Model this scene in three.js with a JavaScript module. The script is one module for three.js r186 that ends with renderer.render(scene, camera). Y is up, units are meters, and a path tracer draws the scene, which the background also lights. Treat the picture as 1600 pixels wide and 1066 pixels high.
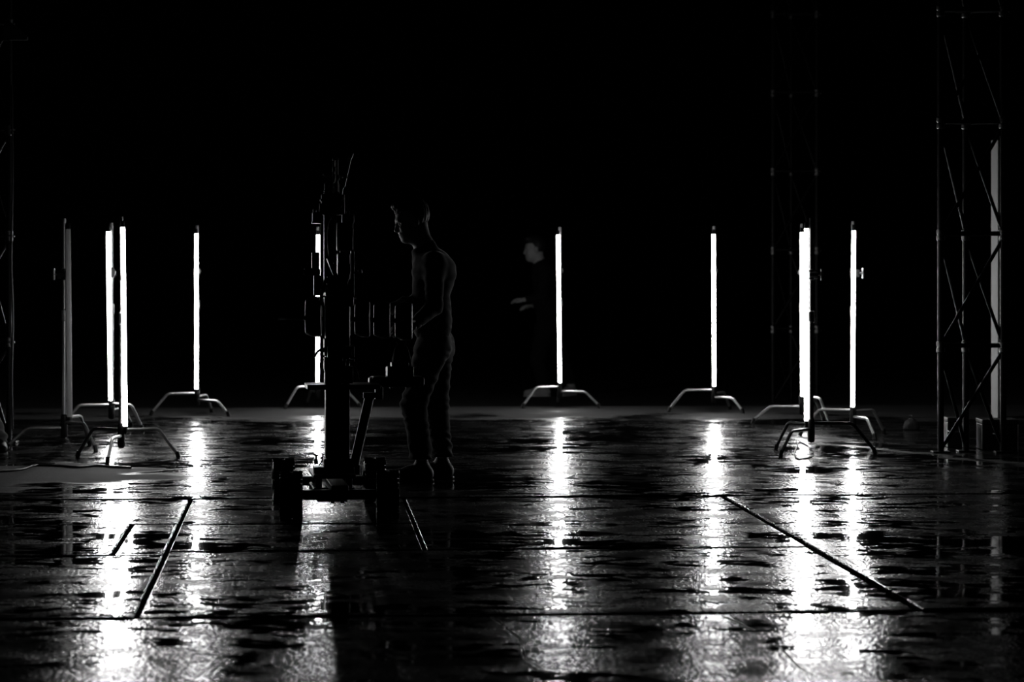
import * as THREE from 'three';
import { RoundedBoxGeometry } from 'three/addons/geometries/RoundedBoxGeometry.js';
import { mergeGeometries, toCreasedNormals } from 'three/addons/utils/BufferGeometryUtils.js';
import { edgeTable, triTable } from 'three/addons/objects/MarchingCubes.js';
import { RectAreaLightUniformsLib } from 'three/addons/lights/RectAreaLightUniformsLib.js';

// ------------------------------------------------------------------ camera, light, exposure
const scene = new THREE.Scene();
scene.background = new THREE.Color(0x000000);
const EYE = 1.35, FOCAL = 4400, HORIZON = 402;           // eye height (m), focal length and horizon in pixels of the 1600x1066 frame
const camera = new THREE.PerspectiveCamera(2 * Math.atan(533 / FOCAL) * 180 / Math.PI, 1600 / 1066, 0.1, 120);
camera.position.set(0, EYE, 0);
camera.lookAt(0, EYE, -10);
camera.setViewOffset(1600, 1066, 0, 533 - HORIZON, 1600, 1066);
camera.focus = 15.6;
camera.userData.fStop = 3.6;
const renderer = new THREE.WebGLRenderer({ antialias: true });
renderer.toneMapping = THREE.LinearToneMapping;
renderer.toneMappingExposure = 1.0;
renderer.shadowMap.enabled = true;
RectAreaLightUniformsLib.init();
const TUBE_GLOW = 26, TUBE_LIGHT = 26;                      // radiance of a tube and of the light in front of it

// ------------------------------------------------------------------ helpers
function rng(seed) { let s = seed >>> 0; return () => { s = (s + 0x6D2B79F5) >>> 0; let t = s; t = Math.imul(t ^ (t >>> 15), t | 1); t ^= t + Math.imul(t ^ (t >>> 7), t | 61); return ((t ^ (t >>> 14)) >>> 0) / 4294967296; }; }
const V = (x, y, z) => new THREE.Vector3(x, y, z);
const clamp = (x, a, b) => Math.min(b, Math.max(a, x));
const smooth = (a, b, x) => { const t = clamp((x - a) / (b - a), 0, 1); return t * t * (3 - 2 * t); };
const mix = (a, b, t) => a + (b - a) * t;
// where something seen at (px, py) of the photograph stands when it is d metres away
const at = (px, py, d) => V((px - 800) * d / FOCAL, EYE - (py - HORIZON) * d / FOCAL, -d);
const depthOf = (py) => EYE * FOCAL / (py - HORIZON);     // distance of a point on the floor
const floorAt = (px, py) => { const d = depthOf(py); return V((px - 800) * d / FOCAL, 0, -d); };

// gradient noise in 2-D
const PERM = new Uint8Array(512);
{ const r = rng(77), p = [...Array(256).keys()]; for (let i = 255; i > 0; i--) { const j = Math.floor(r() * (i + 1)); [p[i], p[j]] = [p[j], p[i]]; } for (let i = 0; i < 512; i++) PERM[i] = p[i & 255]; }
const GX = new Float32Array(256), GY = new Float32Array(256);
for (let i = 0; i < 256; i++) { GX[i] = Math.cos(i * 2.399963); GY[i] = Math.sin(i * 2.399963); }
function n2(x, y) {
  const xi = Math.floor(x), yi = Math.floor(y), fx = x - xi, fy = y - yi, X = xi & 255, Y = yi & 255;
  const a = PERM[PERM[X] + Y], b = PERM[PERM[X + 1] + Y], c = PERM[PERM[X] + Y + 1], d = PERM[PERM[X + 1] + Y + 1];
  const u = fx * fx * fx * (fx * (fx * 6 - 15) + 10), v = fy * fy * fy * (fy * (fy * 6 - 15) + 10);
  const p = GX[a] * fx + GY[a] * fy, q = GX[b] * (fx - 1) + GY[b] * fy, r = GX[c] * fx + GY[c] * (fy - 1), s = GX[d] * (fx - 1) + GY[d] * (fy - 1);
  return (p + (q - p) * u + (r - p) * v + (p - q - r + s) * u * v) * 1.41;
}
const fbm = (x, y, o) => { let s = 0, a = 0.5; for (let i = 0; i < o; i++) { s += a * n2(x, y); x = x * 2.03 + 17.3; y = y * 2.03 - 9.1; a *= 0.5; } return s; };
function n3(x, y, z) { return (n2(x + z * 0.71, y - z * 0.53) + n2(y + 31.7 + x * 0.37, z * 1.1 + x * 0.5) + n2(z - 11.3, x + y * 0.61)) / 3; }

const plain = (g) => { const o = g.index ? g.toNonIndexed() : g; for (const k of Object.keys(o.attributes)) if (!['position', 'normal', 'uv'].includes(k)) o.deleteAttribute(k); return o; };
const join = (list) => mergeGeometries(list.flat(Infinity).map(plain));
function box(x0, x1, y0, y1, z0, z1, r = 0.004, seg = 2) {
  const w = Math.abs(x1 - x0), h = Math.abs(y1 - y0), d = Math.abs(z1 - z0);
  const g = new RoundedBoxGeometry(w, h, d, seg, Math.min(r, 0.45 * Math.min(w, h, d)));
  return g.translate((x0 + x1) / 2, (y0 + y1) / 2, (z0 + z1) / 2);
}
function turned(g, from, to) { const q = new THREE.Quaternion().setFromUnitVectors(from, to); return g.applyQuaternion(q); }
function rod(a, b, r0, r1 = r0, seg = 14) {
  const d = b.clone().sub(a), L = d.length();
  const g = new THREE.CylinderGeometry(r1, r0, L, seg, 1).translate(0, L / 2, 0);
  return turned(g, V(0, 1, 0), d.normalize()).translate(a.x, a.y, a.z);
}
function lathe(a, b, profile, seg = 28) {                 // profile: [radius, share of the way from a to b]
  const d = b.clone().sub(a), L = d.length();
  const g = new THREE.LatheGeometry(profile.map(([r, t]) => new THREE.Vector2(Math.max(r, 1e-4), t * L)), seg);
  return turned(toCreasedNormals(g, 0.6), V(0, 1, 0), d.normalize()).translate(a.x, a.y, a.z);
}
function bent(points, radius, fillet = 0.04, seg = 9) {   // a tube along straight runs with rounded bends
  const path = new THREE.CurvePath(); let last = points[0];
  for (let i = 1; i < points.length - 1; i++) {
    const p = points[i], u = p.clone().sub(points[i - 1]), v = points[i + 1].clone().sub(p), f = Math.min(fillet, u.length() * 0.45, v.length() * 0.45);
    const a = p.clone().addScaledVector(u.normalize(), -f), b = p.clone().addScaledVector(v.normalize(), f);
    path.add(new THREE.LineCurve3(last, a)); path.add(new THREE.QuadraticBezierCurve3(a, p, b)); last = b;
  }
  path.add(new THREE.LineCurve3(last, points[points.length - 1]));
  return new THREE.TubeGeometry(path, 10 * points.length, radius, seg, false);
}
const cable = (pts, r, n = 30) => new THREE.TubeGeometry(new THREE.CatmullRomCurve3(pts), n, r, 7, false);

const names = {};
function numbered(name) { const n = names[name] = (names[name] ?? -1) + 1; return n ? `${name}_${String(n).padStart(3, '0')}` : name; }
function lit(m) { m.castShadow = true; m.receiveShadow = true; return m; }
function part(name, geometries, material, parent, label) {
  const m = lit(new THREE.Mesh(Array.isArray(geometries) ? join(geometries) : geometries, material));
  m.name = name; parent.add(m); if (label) m.userData.label = label; return m;
}
function thing(name, label, category, position = V(0, 0, 0), turn = 0, group) {
  const o = new THREE.Group(); o.name = numbered(name); o.position.copy(position); o.rotation.y = turn;
  o.userData = { label, category }; if (group) o.userData.group = group; scene.add(o); return o;
}
function structure(name, geometries, material, label) {
  const m = lit(new THREE.Mesh(Array.isArray(geometries) ? join(geometries) : geometries, material)); m.name = name;
  m.userData = { kind: 'structure', label, category: name.split('_')[0] }; scene.add(m); return m;
}
const mat = (hex, roughness, metalness = 0, more = {}) => new THREE.MeshPhysicalMaterial({ color: hex, roughness, metalness, ...more });
function grey(fn, w, h) { const a = new Uint8Array(w * h * 4); for (let j = 0; j < h; j++) for (let i = 0; i < w; i++) { const v = clamp(fn(i / w, j / h), 0, 1) * 255, k = 4 * (j * w + i); a[k] = a[k + 1] = a[k + 2] = v; a[k + 3] = 255; } return texture(a, w, h); }
function texture(a, w, h) { const t = new THREE.DataTexture(a, w, h); t.wrapS = t.wrapT = THREE.MirroredRepeatWrapping; t.magFilter = t.minFilter = THREE.LinearFilter; t.needsUpdate = true; return t; }

// ------------------------------------------------------------------ materials
const fineBump = grey((u, v) => 0.5 + 0.5 * fbm(u * 40, v * 40, 3), 256, 256); fineBump.wrapS = fineBump.wrapT = THREE.RepeatWrapping;
const M = {
  chrome: mat(0xdcdcdc, 0.42, 1), steel: mat(0xb4b4b4, 0.38, 1), darkMetal: mat(0x2a2a2a, 0.36, 0.6), blackPaint: mat(0x0b0b0b, 0.35), blackMatte: mat(0x070707, 0.75),
  rubber: mat(0x161616, 0.38), plastic: mat(0x0a0a0a, 0.32), nylon: mat(0x0a0a0a, 0.85, 0, { bumpMap: fineBump, bumpScale: 0.002 }),
  tubeOn: new THREE.MeshStandardMaterial({ color: 0xf4f4f4, emissive: 0xffffff, emissiveIntensity: TUBE_GLOW, roughness: 0.5 }),
  tubeOff: mat(0xf4f4f4, 0.35), galvanised: mat(0x8a8a8a, 0.4, 1), paleWood: mat(0xf0f0f0, 0.6, 0, { bumpMap: fineBump, bumpScale: 0.002 }),
  drape: mat(0x050505, 1), hall: mat(0x040404, 1), asphalt: mat(0x060606, 1),
  skin: mat(0xc4c4c4, 0.42), hair: mat(0x2a2a2a, 0.5), sweater: mat(0x3a3a3a, 0.9, 0, { sheen: 1, sheenRoughness: 0.45, sheenColor: new THREE.Color(0.9, 0.9, 0.9) }),
  denim: mat(0x343434, 0.85, 0, { sheen: 0.9, sheenRoughness: 0.45, sheenColor: new THREE.Color(0.8, 0.8, 0.8) }), shoe: mat(0x0a0a0a, 0.5), sole: mat(0xc8c8c8, 0.7),
  paleTrousers: mat(0xb4b4b4, 0.95), drum: mat(0x141414, 0.4), darkCloth: mat(0x0d0d0d, 0.95), bag: mat(0x111111, 0.9), casePanel: mat(0x0a0a0a, 0.45),
};

// ------------------------------------------------------------------ hall: black floor behind, drapes and ceiling
structure('floor_back', box(-14, 14, -0.35, -0.09, -40, -6.2, 0.01), M.asphalt, 'dark floor beyond the wet concrete slabs');
structure('wall_back', box(-14, 14, -0.35, 9, -40.4, -40, 0.01), M.drape, 'black far wall of the dark hall');
structure('wall_left', box(-14.4, -14, -0.35, 9, -40.4, 3, 0.01), M.hall, 'black left wall of the dark hall');
structure('wall_right', box(14, 14.4, -0.35, 9, -40.4, 3, 0.01), M.hall, 'black right wall of the dark hall');
structure('wall_front', box(-14, 14, -0.35, 9, 3, 3.4, 0.01), M.hall, 'black wall behind the camera');
structure('ceiling', box(-14.4, 14.4, 9, 9.3, -40.4, 3.4, 0.01), M.hall, 'black ceiling of the dark hall');

// ------------------------------------------------------------------ wet concrete slabs
const SLOPE = 0.0735, D0 = 15.88, NRM = Math.hypot(1, SLOPE);
const toWorld = (u, v) => { const x = (u - SLOPE * v) / NRM, d = D0 + (v + SLOPE * u) / NRM; return [x, d]; };
const toSlab = (x, d) => [(x + SLOPE * (d - D0)) / NRM, ((d - D0) - SLOPE * x) / NRM];
// what the surface is at a place: pools of standing water, damp rough concrete, dry patches
function surface(x, d) {
  const w = 0.75 * fbm(x * 0.6 + 3.1, d * 0.55 + 8.2, 3) + 0.7 * fbm(x * 1.9 + 40, d * 2.6, 3) + 0.8 * fbm(x * 7 + 4, d * 9.5, 4);
  let pool = smooth(-0.02, 0.24, w);
  const edge = fbm(x * 1.3, d * 1.5 + 60, 4);
  let dry = smooth(23.2, 24.2, d + edge * 1.8 + 0.5 * fbm(x * 5, d * 7, 3));
  dry = Math.max(dry, smooth(0, 0.25, 1 - Math.hypot((x + 3.6) / 1.7, (d - 17.4) / 1.1) + edge * 0.9));
  dry = Math.max(dry, smooth(0, 0.2, 0.16 - Math.abs(x - 3.0 - (19.0 - d) * 0.42 - edge * 0.5) + edge * 0.15) * smooth(17, 17.6, d) * smooth(21.6, 21, d));
  return { pool: pool * (1 - dry), dry };
}
const BANDS = { near: [-2.8, 2.8, -9.4, -5.1, 2048, 1024, 1], mid: [-3.5, 3.5, -5.2, 0.05, 2048, 1536, 2], far: [-5.2, 5.2, 0, 9.8, 2048, 2048, 3] };
const cracks = [[[-0.46, -5.2], [-0.4, -5.8], [-0.42, -6.3], [-0.33, -6.9], [-0.3, -7.6], [-0.36, -8.4], [-0.3, -9.4]], [[0.42, -5.2], [0.5, -5.9], [0.47, -6.6], [0.56, -7.3], [0.52, -8.3]]];
function crackDepth(u, v) {
  let m = 1;
  for (const c of cracks) for (let i = 1; i < c.length; i++) {
    const [ax, ay] = c[i - 1], [bx, by] = c[i], dx = bx - ax, dy = by - ay, t = clamp(((u - ax) * dx + (v - ay) * dy) / (dx * dx + dy * dy), 0, 1);
    const e = Math.hypot(u - ax - dx * t, v - ay - dy * t); if (e < 0.05) m = Math.min(m, smooth(0.0005, 0.006, e + 0.003 * n2(u * 40, v * 40) + 0.006 * smooth(-0.1, 0.3, n2(u * 2.3 + 9, v * 2.3))));
  }
  return m;
}
const bandMaterial = {};
for (const [key, [u0, u1, v0, v1, w, h, seed]] of Object.entries(BANDS)) {
  const rough = new Uint8Array(w * h * 4), bump = new Uint8Array(w * h * 4), col = new Uint8Array(w * h * 4), rand = rng(seed);
  for (let j = 0; j < h; j++) for (let i = 0; i < w; i++) {
    const u = mix(u0, u1, (i + 0.5) / w), v = mix(v0, v1, (j + 0.5) / h), [x, d] = toWorld(u, v), s = surface(x, d), k = 4 * (j * w + i);
    const grain = n2(u * 55, v * 55) * 0.6 + n2(u * 120 + 7, v * 120) * 0.3, trowel = fbm(u * 9 + 5, v * 13, 3), patch = fbm(u * 3.1 + 90, v * 3.7, 3);
    const film = smooth(-0.25, 0.3, patch);
    let r = mix((key === 'near' ? 0.24 : 0.29) - 0.1 * film, 0.04, s.pool); r = mix(r, 0.85, s.dry) + 0.1 * grain * (1 - s.pool);
    const amp = (1 - 0.97 * s.pool) * mix(1, 0.45, film);
    let b = 0.55 + amp * (0.3 * grain + 0.18 * trowel) + 0.02 * patch; const ck = key === 'near' ? 1 - crackDepth(u, v) : 0; b -= 0.05 * ck; r = mix(r, 0.95, ck);
    const c = mix(mix(0.14, 0.19, s.dry) + 0.03 * trowel + 0.03 * grain, 0.05, ck);
    rough[k] = rough[k + 1] = rough[k + 2] = clamp(r, 0.03, 1) * 255; bump[k] = bump[k + 1] = bump[k + 2] = clamp(b, 0, 1) * 255 + rand() - 0.5; col[k] = col[k + 1] = col[k + 2] = clamp(c, 0.02, 1) * 255; rough[k + 3] = bump[k + 3] = col[k + 3] = 255;
  }
  const cm = texture(col, w, h); cm.colorSpace = THREE.SRGBColorSpace;
  bandMaterial[key] = new THREE.MeshPhysicalMaterial({ color: 0xffffff, map: cm, roughness: 1, roughnessMap: texture(rough, w, h), metalness: 0, bumpMap: texture(bump, w, h), bumpScale: 0.006, ior: 1.45 });
}
const floor = structure('floor', box(-11, 11, -0.09, -0.06, -26.3, -5.9, 0.005), mat(0x0b0b0b, 0.9), 'wet concrete floor laid in large slabs with open joints');
function slab(u0, u1, v0, v1, top, key, ch = 0.006) {
  const gap = 0.011, [a0, a1, b0, b1, , ,] = BANDS[key], cell = 0.09; u0 += gap; u1 -= gap; v0 += gap; v1 -= gap;
  const nu = Math.max(2, Math.min(160, Math.round((u1 - u0) / cell))), nv = Math.max(2, Math.min(130, Math.round((v1 - v0) / cell))), pos = [], uv = [], idx = [];
  const U = [u0, ...Array.from({ length: nu + 1 }, (_, i) => mix(u0 + ch, u1 - ch, i / nu)), u1], W = [v0, ...Array.from({ length: nv + 1 }, (_, i) => mix(v0 + ch, v1 - ch, i / nv)), v1];
  const put = (u, v, y) => { const [x, d] = toWorld(u, v); pos.push(x, y, -d); uv.push((u - a0) / (a1 - a0), (v - b0) / (b1 - b0)); };
  W.forEach((v, j) => U.forEach((u, i) => { const rim = i === 0 || j === 0 || i === U.length - 1 || j === W.length - 1; put(u, v, top + (rim ? -0.005 : 0.0012 * n2(u * 1.9 + 4, v * 1.6) + 0.0005 * n2(u * 5.3, v * 4.7 + 9))); }));
  const N = U.length; for (let j = 0; j + 1 < W.length; j++) for (let i = 0; i + 1 < N; i++) { const p = j * N + i; idx.push(p, p + 1, p + N + 1, p, p + N + 1, p + N); }
  const wall = (u, v, U2, V2) => { const q = pos.length / 3; put(u, v, top - 0.005); put(U2, V2, top - 0.005); put(U2, V2, -0.06); put(u, v, -0.06); idx.push(q, q + 2, q + 1, q, q + 3, q + 2); };
  wall(u0, v0, u1, v0); wall(u1, v0, u1, v1); wall(u1, v1, u0, v1); wall(u0, v1, u0, v0);
  const g = new THREE.BufferGeometry(); g.setAttribute('position', new THREE.Float32BufferAttribute(pos, 3)); g.setAttribute('uv', new THREE.Float32BufferAttribute(uv, 2)); g.setIndex(idx); g.computeVertexNormals();
  part('slab', g, bandMaterial[key], floor);
}
slab(-9, 9, 0, 9.55, 0, 'far');
slab(-9, -1.8, -1.45, 0, -0.005, 'mid'); slab(-9, -2.04, -2.95, -1.45, -0.003, 'mid'); slab(-2.04, -1.8, -2.95, -1.45, -0.006, 'mid'); slab(-9, -1.8, -5.15, -2.95, -0.007, 'mid');
slab(-1.8, -0.61, -1.5, 0, -0.004, 'mid'); slab(-1.8, -0.61, -2.79, -1.5, -0.006, 'mid'); slab(-1.8, 1.19, -5.15, -2.79, -0.009, 'mid');
slab(-0.61, 1.19, -2.79, 0, -0.006, 'mid', 0.004); slab(1.196, 9, -5.15, 0, -0.003, 'mid');
slab(-9, 9, -9.6, -5.15, -0.013, 'near');

// ------------------------------------------------------------------ tube lights on turtle-base stands
const T0 = 0.217, T1 = 1.557, TR = 0.0145;                 // glowing part of a tube: from, to, radius
const STAND_GROUP = 'turtle-base stands of the tube lights', TUBE_GROUP = 'tall tube lights standing round the set';
// px, py: where the stand's centre meets the floor; lean: px of lean of the tube; legs: [degrees from towards the camera, height]; ox, oz: column beside or behind the tube
function tubeOnStand(s) {
  const base = floorAt(s.px, s.py), side = s.ox ?? 0, back = s.oz ?? -0.04;
  const st = thing('light_stand', s.stand, 'stand', base.clone().add(V(side, 0, back)), 0, STAND_GROUP);
  part('column', [rod(V(0, 0.085, 0), V(0, 0.95, 0), 0.0165), rod(V(0, 0.93, 0), V(0, 1.62, 0), 0.0125), lathe(V(0, 0.9, 0), V(0, 0.985, 0), [[0.0165, 0], [0.022, 0.1], [0.022, 0.9], [0.0125, 1]]), rod(V(0, 0.945, -0.016), V(0, 0.945, -0.045), 0.006)], s.dark ? M.darkMetal : M.chrome, st);
  part('hub', [lathe(V(0, 0.075, 0), V(0, 0.245, 0), [[0.004, 0], [0.02, 0.04], [0.0245, 0.1], [0.0245, 0.92], [0.0165, 1]])], M.darkMetal, st);
  for (const [deg, h] of s.legs) {
    const a = deg * Math.PI / 180, dir = V(Math.sin(a), 0, Math.cos(a)), R = s.reach ?? 0.4;
    const lg = part('leg', [bent([V(0, h, 0).addScaledVector(dir, 0.012), V(0, h, 0).addScaledVector(dir, R * 0.64), V(0, 0.03, 0).addScaledVector(dir, R * 0.97)], 0.0115, 0.03)], s.dark ? M.darkMetal : M.chrome, st);
    part('rubber_foot', [rod(V(0, 0.001, 0).addScaledVector(dir, R), V(0, 0.045, 0).addScaledVector(dir, R * 0.962), 0.0155, 0.015)], M.rubber, lg);
  }
  const K = s.knob ? V(s.knob, 0, 0) : V(0, 0, -1), on = (t, y = 1.23) => V(0, y, 0).addScaledVector(K, t);   // which way the grip points
  const gh = part('grip_head', [rod(on(-0.016), on(0.045), 0.03, 0.03, 22), lathe(V(0, 1.19, 0), V(0, 1.27, 0), [[0.016, 0], [0.022, 0.1], [0.022, 0.9], [0.016, 1]])], M.darkMetal, st);
  part('knob', [rod(on(0.04), on(0.07), 0.007), rod(on(0.073, 1.19), on(0.073, 1.27), 0.0085, 0.0085)], M.chrome, gh);
  // the tube
  const L = (s.lean ?? 0) * (T1 - T0) / ((s.py - HORIZON) / EYE * (T1 - T0));
  const t = thing('tube_light', s.tube, 'light', base.clone().add(V(0, T0 - 0.06, 0)), 0, TUBE_GROUP);
  t.rotation.z = Math.atan2(L, T1 - T0); const H = T1 - T0, R = s.off ? 0.02 : TR;
  part('diffuser_tube', [lathe(V(0, 0.06, 0), V(0, 0.06 + H, 0), [[0.001, 0], [R * 0.75, 0.002], [R, 0.009], [R, 0.991], [R * 0.75, 0.998], [0.001, 1]], 24)], s.off ? M.tubeOff : M.tubeOn, t);
  for (const y of [0.045, 0.06 + H - 0.005]) part('end_cap', [lathe(V(0, y - 0.03, 0), V(0, y + 0.04, 0), [[0.001, 0], [0.014, 0.02], [R * 0.92, 0.1], [R * 0.92, 0.78], [0.012, 1], [0.001, 1]], 20)], M.plastic, t);
  for (const y of [0.34, 1.23]) { const v = V(-side, y, -back), lean = V(-L * (y - T0) / (T1 - T0), 0, 0); v.add(lean); const e = v.clone().setY(0).normalize().multiplyScalar(v.clone().setY(0).length() - TR - 0.001).setY(y); part('clip', [rod(V(0, y, 0), e, 0.006)], M.blackMatte, st); }
  if (!s.off) {
    const light = new THREE.RectAreaLight(0xffffff, TUBE_LIGHT, 2 * TR, H * 0.98); light.position.set(0, 0.06 + H / 2, TR + 0.004); light.rotation.y = Math.PI; light.castShadow = true; light.name = 'tube_glow'; t.add(light);
  }
}
tubeOnStand({ px: 109, py: 702, lean: 3, off: true, ox: -0.04, oz: -0.005, knob: -1, legs: [[-78, 0.15], [42, 0.19], [162, 0.22]], stand: 'chrome turtle-base stand holding the one unlit tube', tube: 'unlit pale grey tube on stand, the only dark one' });
tubeOnStand({ px: 173, py: 671, lean: 4, ox: 0, legs: [[-75, 0.19], [45, 0.2], [165, 0.15]], stand: 'chrome turtle-base stand right behind and between the unlit tube and the tall lit pair', tube: 'glowing white tube just beside the longer one, shorter of the pair near the unlit tube' });
tubeOnStand({ px: 196, py: 719, lean: 4, ox: -0.03, oz: -0.015, legs: [[-5, 0.16], [115, 0.2], [-125, 0.2]], stand: 'turtle-base stand in front, one leg pointing at the viewer, under the longest left tube', tube: 'longest glowing white tube of the left pair, nearly reaching the wet floor' });
tubeOnStand({ px: 307, py: 649, lean: 0, legs: [[-72, 0.185], [48, 0.13], [168, 0.16]], stand: 'chrome turtle-base stand under the lone tube between left pair and camera cart', tube: 'lone glowing white tube between the left pair and the camera cart' });
tubeOnStand({ px: 496, py: 637, lean: -1, legs: [[-42, 0.19], [78, 0.17], [198, 0.14]], stand: 'chrome turtle-base stand half hidden behind the camera cart mast', tube: 'glowing white tube partly hidden behind the camera cart' });
tubeOnStand({ px: 875, py: 637, lean: 3, legs: [[-58, 0.185], [62, 0.145], [182, 0.16]], stand: 'chrome turtle-base stand in front of the dim figure in the background', tube: 'glowing white tube near the picture centre before the dim standing figure' });
tubeOnStand({ px: 1116, py: 644, lean: 1, legs: [[-85, 0.19], [35, 0.13], [155, 0.16]], stand: 'chrome turtle-base stand alone between the centre tube and right cluster', tube: 'lone glowing white tube standing between the centre tube and right cluster' });
tubeOnStand({ px: 1254, py: 663, lean: 1, legs: [[-92, 0.14], [28, 0.22], [148, 0.18]], stand: 'chrome turtle-base stand at the back of the overlapping right pair of tubes', tube: 'rear glowing tube of the overlapping right pair, ending higher above floor' });
tubeOnStand({ px: 1260, py: 709, lean: 0, ox: 0.032, oz: 0.012, knob: 1, dark: true, reach: 0.44, legs: [[88, 0.21], [-34, 0.17], [-152, 0.2]], stand: 'dark turtle-base stand in front of right pair, its column beside the tube', tube: 'front glowing tube of the overlapping right pair with dark column beside it' });
tubeOnStand({ px: 1332, py: 683, lean: -2, ox: 0.01, oz: -0.045, knob: 1, legs: [[17, 0.15], [137, 0.19], [-103, 0.2]], stand: 'turtle-base stand under the rightmost glowing tube', tube: 'rightmost glowing white tube, nearest the truss tower' });

// ------------------------------------------------------------------ camera cart
{
  const D = 15.05, base = V((522 - 800) * D / FOCAL, 0, -D), yaw = 0.125;
  const cart = thing('camera_cart', 'four-wheeled camera cart with tall mast crowded with black equipment', 'camera cart', base, yaw);
  const inv = new THREE.Matrix4().makeRotationY(-yaw);
  const P = (px, py, d = D) => at(px, py, d).sub(base).applyMatrix4(inv);   // place on the cart
  const S = D / FOCAL;
  // straight-on boxes in cart axes between pixel bounds at a distance
  const B = (x0, x1, y0, y1, d, deep, r = 0.004) => { const c = P((x0 + x1) / 2, (y0 + y1) / 2, d), w = (x1 - x0) * d / FOCAL / 2, h = (y1 - y0) * d / FOCAL / 2; return box(c.x - w, c.x + w, c.y - h, c.y + h, c.z - deep / 2, c.z + deep / 2, r); };
  // wheels
  const tyre = () => {
    const R = 0.122, W = 0.058, prof = [[0.06, -0.8], [0.075, -0.95], [0.1, -1], [0.113, -0.86], [0.119, -0.6], [0.12, 0], [0.119, 0.6], [0.113, 0.86], [0.1, 1], [0.075, 0.95], [0.06, 0.8]];
    const g = [lathe(V(-W, 0, 0), V(W, 0, 0), prof.map(([r, t]) => [r, (t + 1) / 2]), 48)];
    for (let i = 0; i < 26; i++) for (const s of [-1, 1]) g.push(box(-0.026, 0.026, -0.006, 0.006, -0.008, 0.008, 0.002, 1).rotateX(0.35 * s).translate(s * 0.033, R - 0.003, 0).rotateX((i + (s > 0 ? 0.5 : 0)) / 26 * Math.PI * 2));
    return join(g);
  };
  const tg = tyre(), rim = join([lathe(V(-0.045, 0, 0), V(0.045, 0, 0), [[0.012, 0], [0.058, 0.05], [0.062, 0.12], [0.05, 0.25], [0.05, 0.75], [0.062, 0.88], [0.058, 0.95], [0.012, 1]], 30), rod(V(-0.06, 0, 0), V(0.06, 0, 0), 0.014)]);
  for (const [sx, sz] of [[-1, 1], [1, 1], [-1, -1], [1, -1]]) {
    const w = part('wheel', tg, M.rubber, cart); w.position.set(sx * 0.25, 0.122 - 0.004, sz * 0.46); w.rotation.y = sz > 0 ? -0.06 : 0.02;
    part('rim', rim, M.darkMetal, w);
  }
  part('chassis', [box(-0.045, 0.045, 0.1, 0.17, -0.5, 0.5, 0.008), box(-0.19, 0.19, 0.095, 0.145, 0.43, 0.49, 0.008), box(-0.19, 0.19, 0.095, 0.145, -0.49, -0.43, 0.008), box(-0.125, 0.1, 0.07, 0.135, -0.2, 0.22, 0.01), box(-0.1, 0.06, 0.055, 0.08, -0.12, 0.16, 0.006), box(0.02, 0.045, 0.05, 0.1, 0.18, 0.2, 0.004), box(-0.03, -0.01, 0.05, 0.1, 0.18, 0.2, 0.004)], M.blackPaint, cart);
  part('deck_plate', [box(-0.125, 0.1, 0.185, 0.205, -0.24, 0.26, 0.005), box(-0.115, -0.06, 0.205, 0.24, 0.02, 0.16, 0.005), box(0.06, 0.1, 0.205, 0.235, -0.06, 0.12, 0.005), box(-0.11, -0.075, 0.135, 0.185, -0.16, -0.12, 0.003), box(0.05, 0.085, 0.135, 0.185, -0.16, -0.12, 0.003), box(-0.11, -0.075, 0.135, 0.185, 0.14, 0.18, 0.003), box(0.05, 0.085, 0.135, 0.185, 0.14, 0.18, 0.003)], M.blackPaint, cart);
  const lv = P(494, 726, D - 0.1);
  part('brake_lever', [lathe(lv, lv.clone().add(V(0, 0.055, 0)), [[0.012, 0], [0.012, 0.45], [0.006, 0.55], [0.007, 0.8], [0.013, 0.85], [0.013, 1], [0.001, 1]], 16), bent([lv.clone().add(V(0.012, -0.005, 0)), lv.clone().add(V(0.03, 0.012, 0)), lv.clone().add(V(0.036, 0.055, 0))], 0.004, 0.01)], M.blackPaint, cart);
  // mast
  part('mast', [B(508, 533, 452, 741, D + 0.02, 0.1, 0.006), B(513, 528, 460, 738, D - 0.04, 0.03, 0.004)], M.darkMetal, cart);
  part('mast_rail', [rod(P(541, 741, D), P(541, 470, D), 0.019, 0.019, 20), rod(P(535, 741, D - 0.05), P(535, 600, D - 0.05), 0.006), B(505, 552, 716, 741, D, 0.14, 0.006)], M.darkMetal, cart);
  const bt = P(577, 622, D + 0.16), bb = P(553, 728, D - 0.02);
  part('brace_strut', [rod(bb, bt, 0.026, 0.026, 18), rod(bt, bt.clone().add(V(0, 0.03, 0)), 0.034, 0.034, 18), box(bb.x - 0.03, bb.x + 0.03, bb.y - 0.045, bb.y + 0.005, bb.z - 0.03, bb.z + 0.03)], M.darkMetal, cart);
  part('shelf_plate', [B(478, 592, 599.5, 607, D + 0.04, 0.3, 0.004)], M.blackPaint, cart);
  // side tray with box and hanging pouch
  part('side_tray', [B(579, 661, 588, 604, D + 0.3, 0.2, 0.018), B(576, 584, 590, 603, D + 0.26, 0.1, 0.01), B(652, 662, 590, 601, D + 0.26, 0.1, 0.01), B(586, 598, 604, 624, D + 0.2, 0.05, 0.006), B(609, 613, 600, 608, D + 0.22, 0.03)], M.plastic, cart);
  part('battery_box', [B(604, 645, 572.5, 589, D + 0.3, 0.12, 0.006), B(611, 638, 566, 574, D + 0.3, 0.08, 0.004)], M.plastic, cart);
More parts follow.
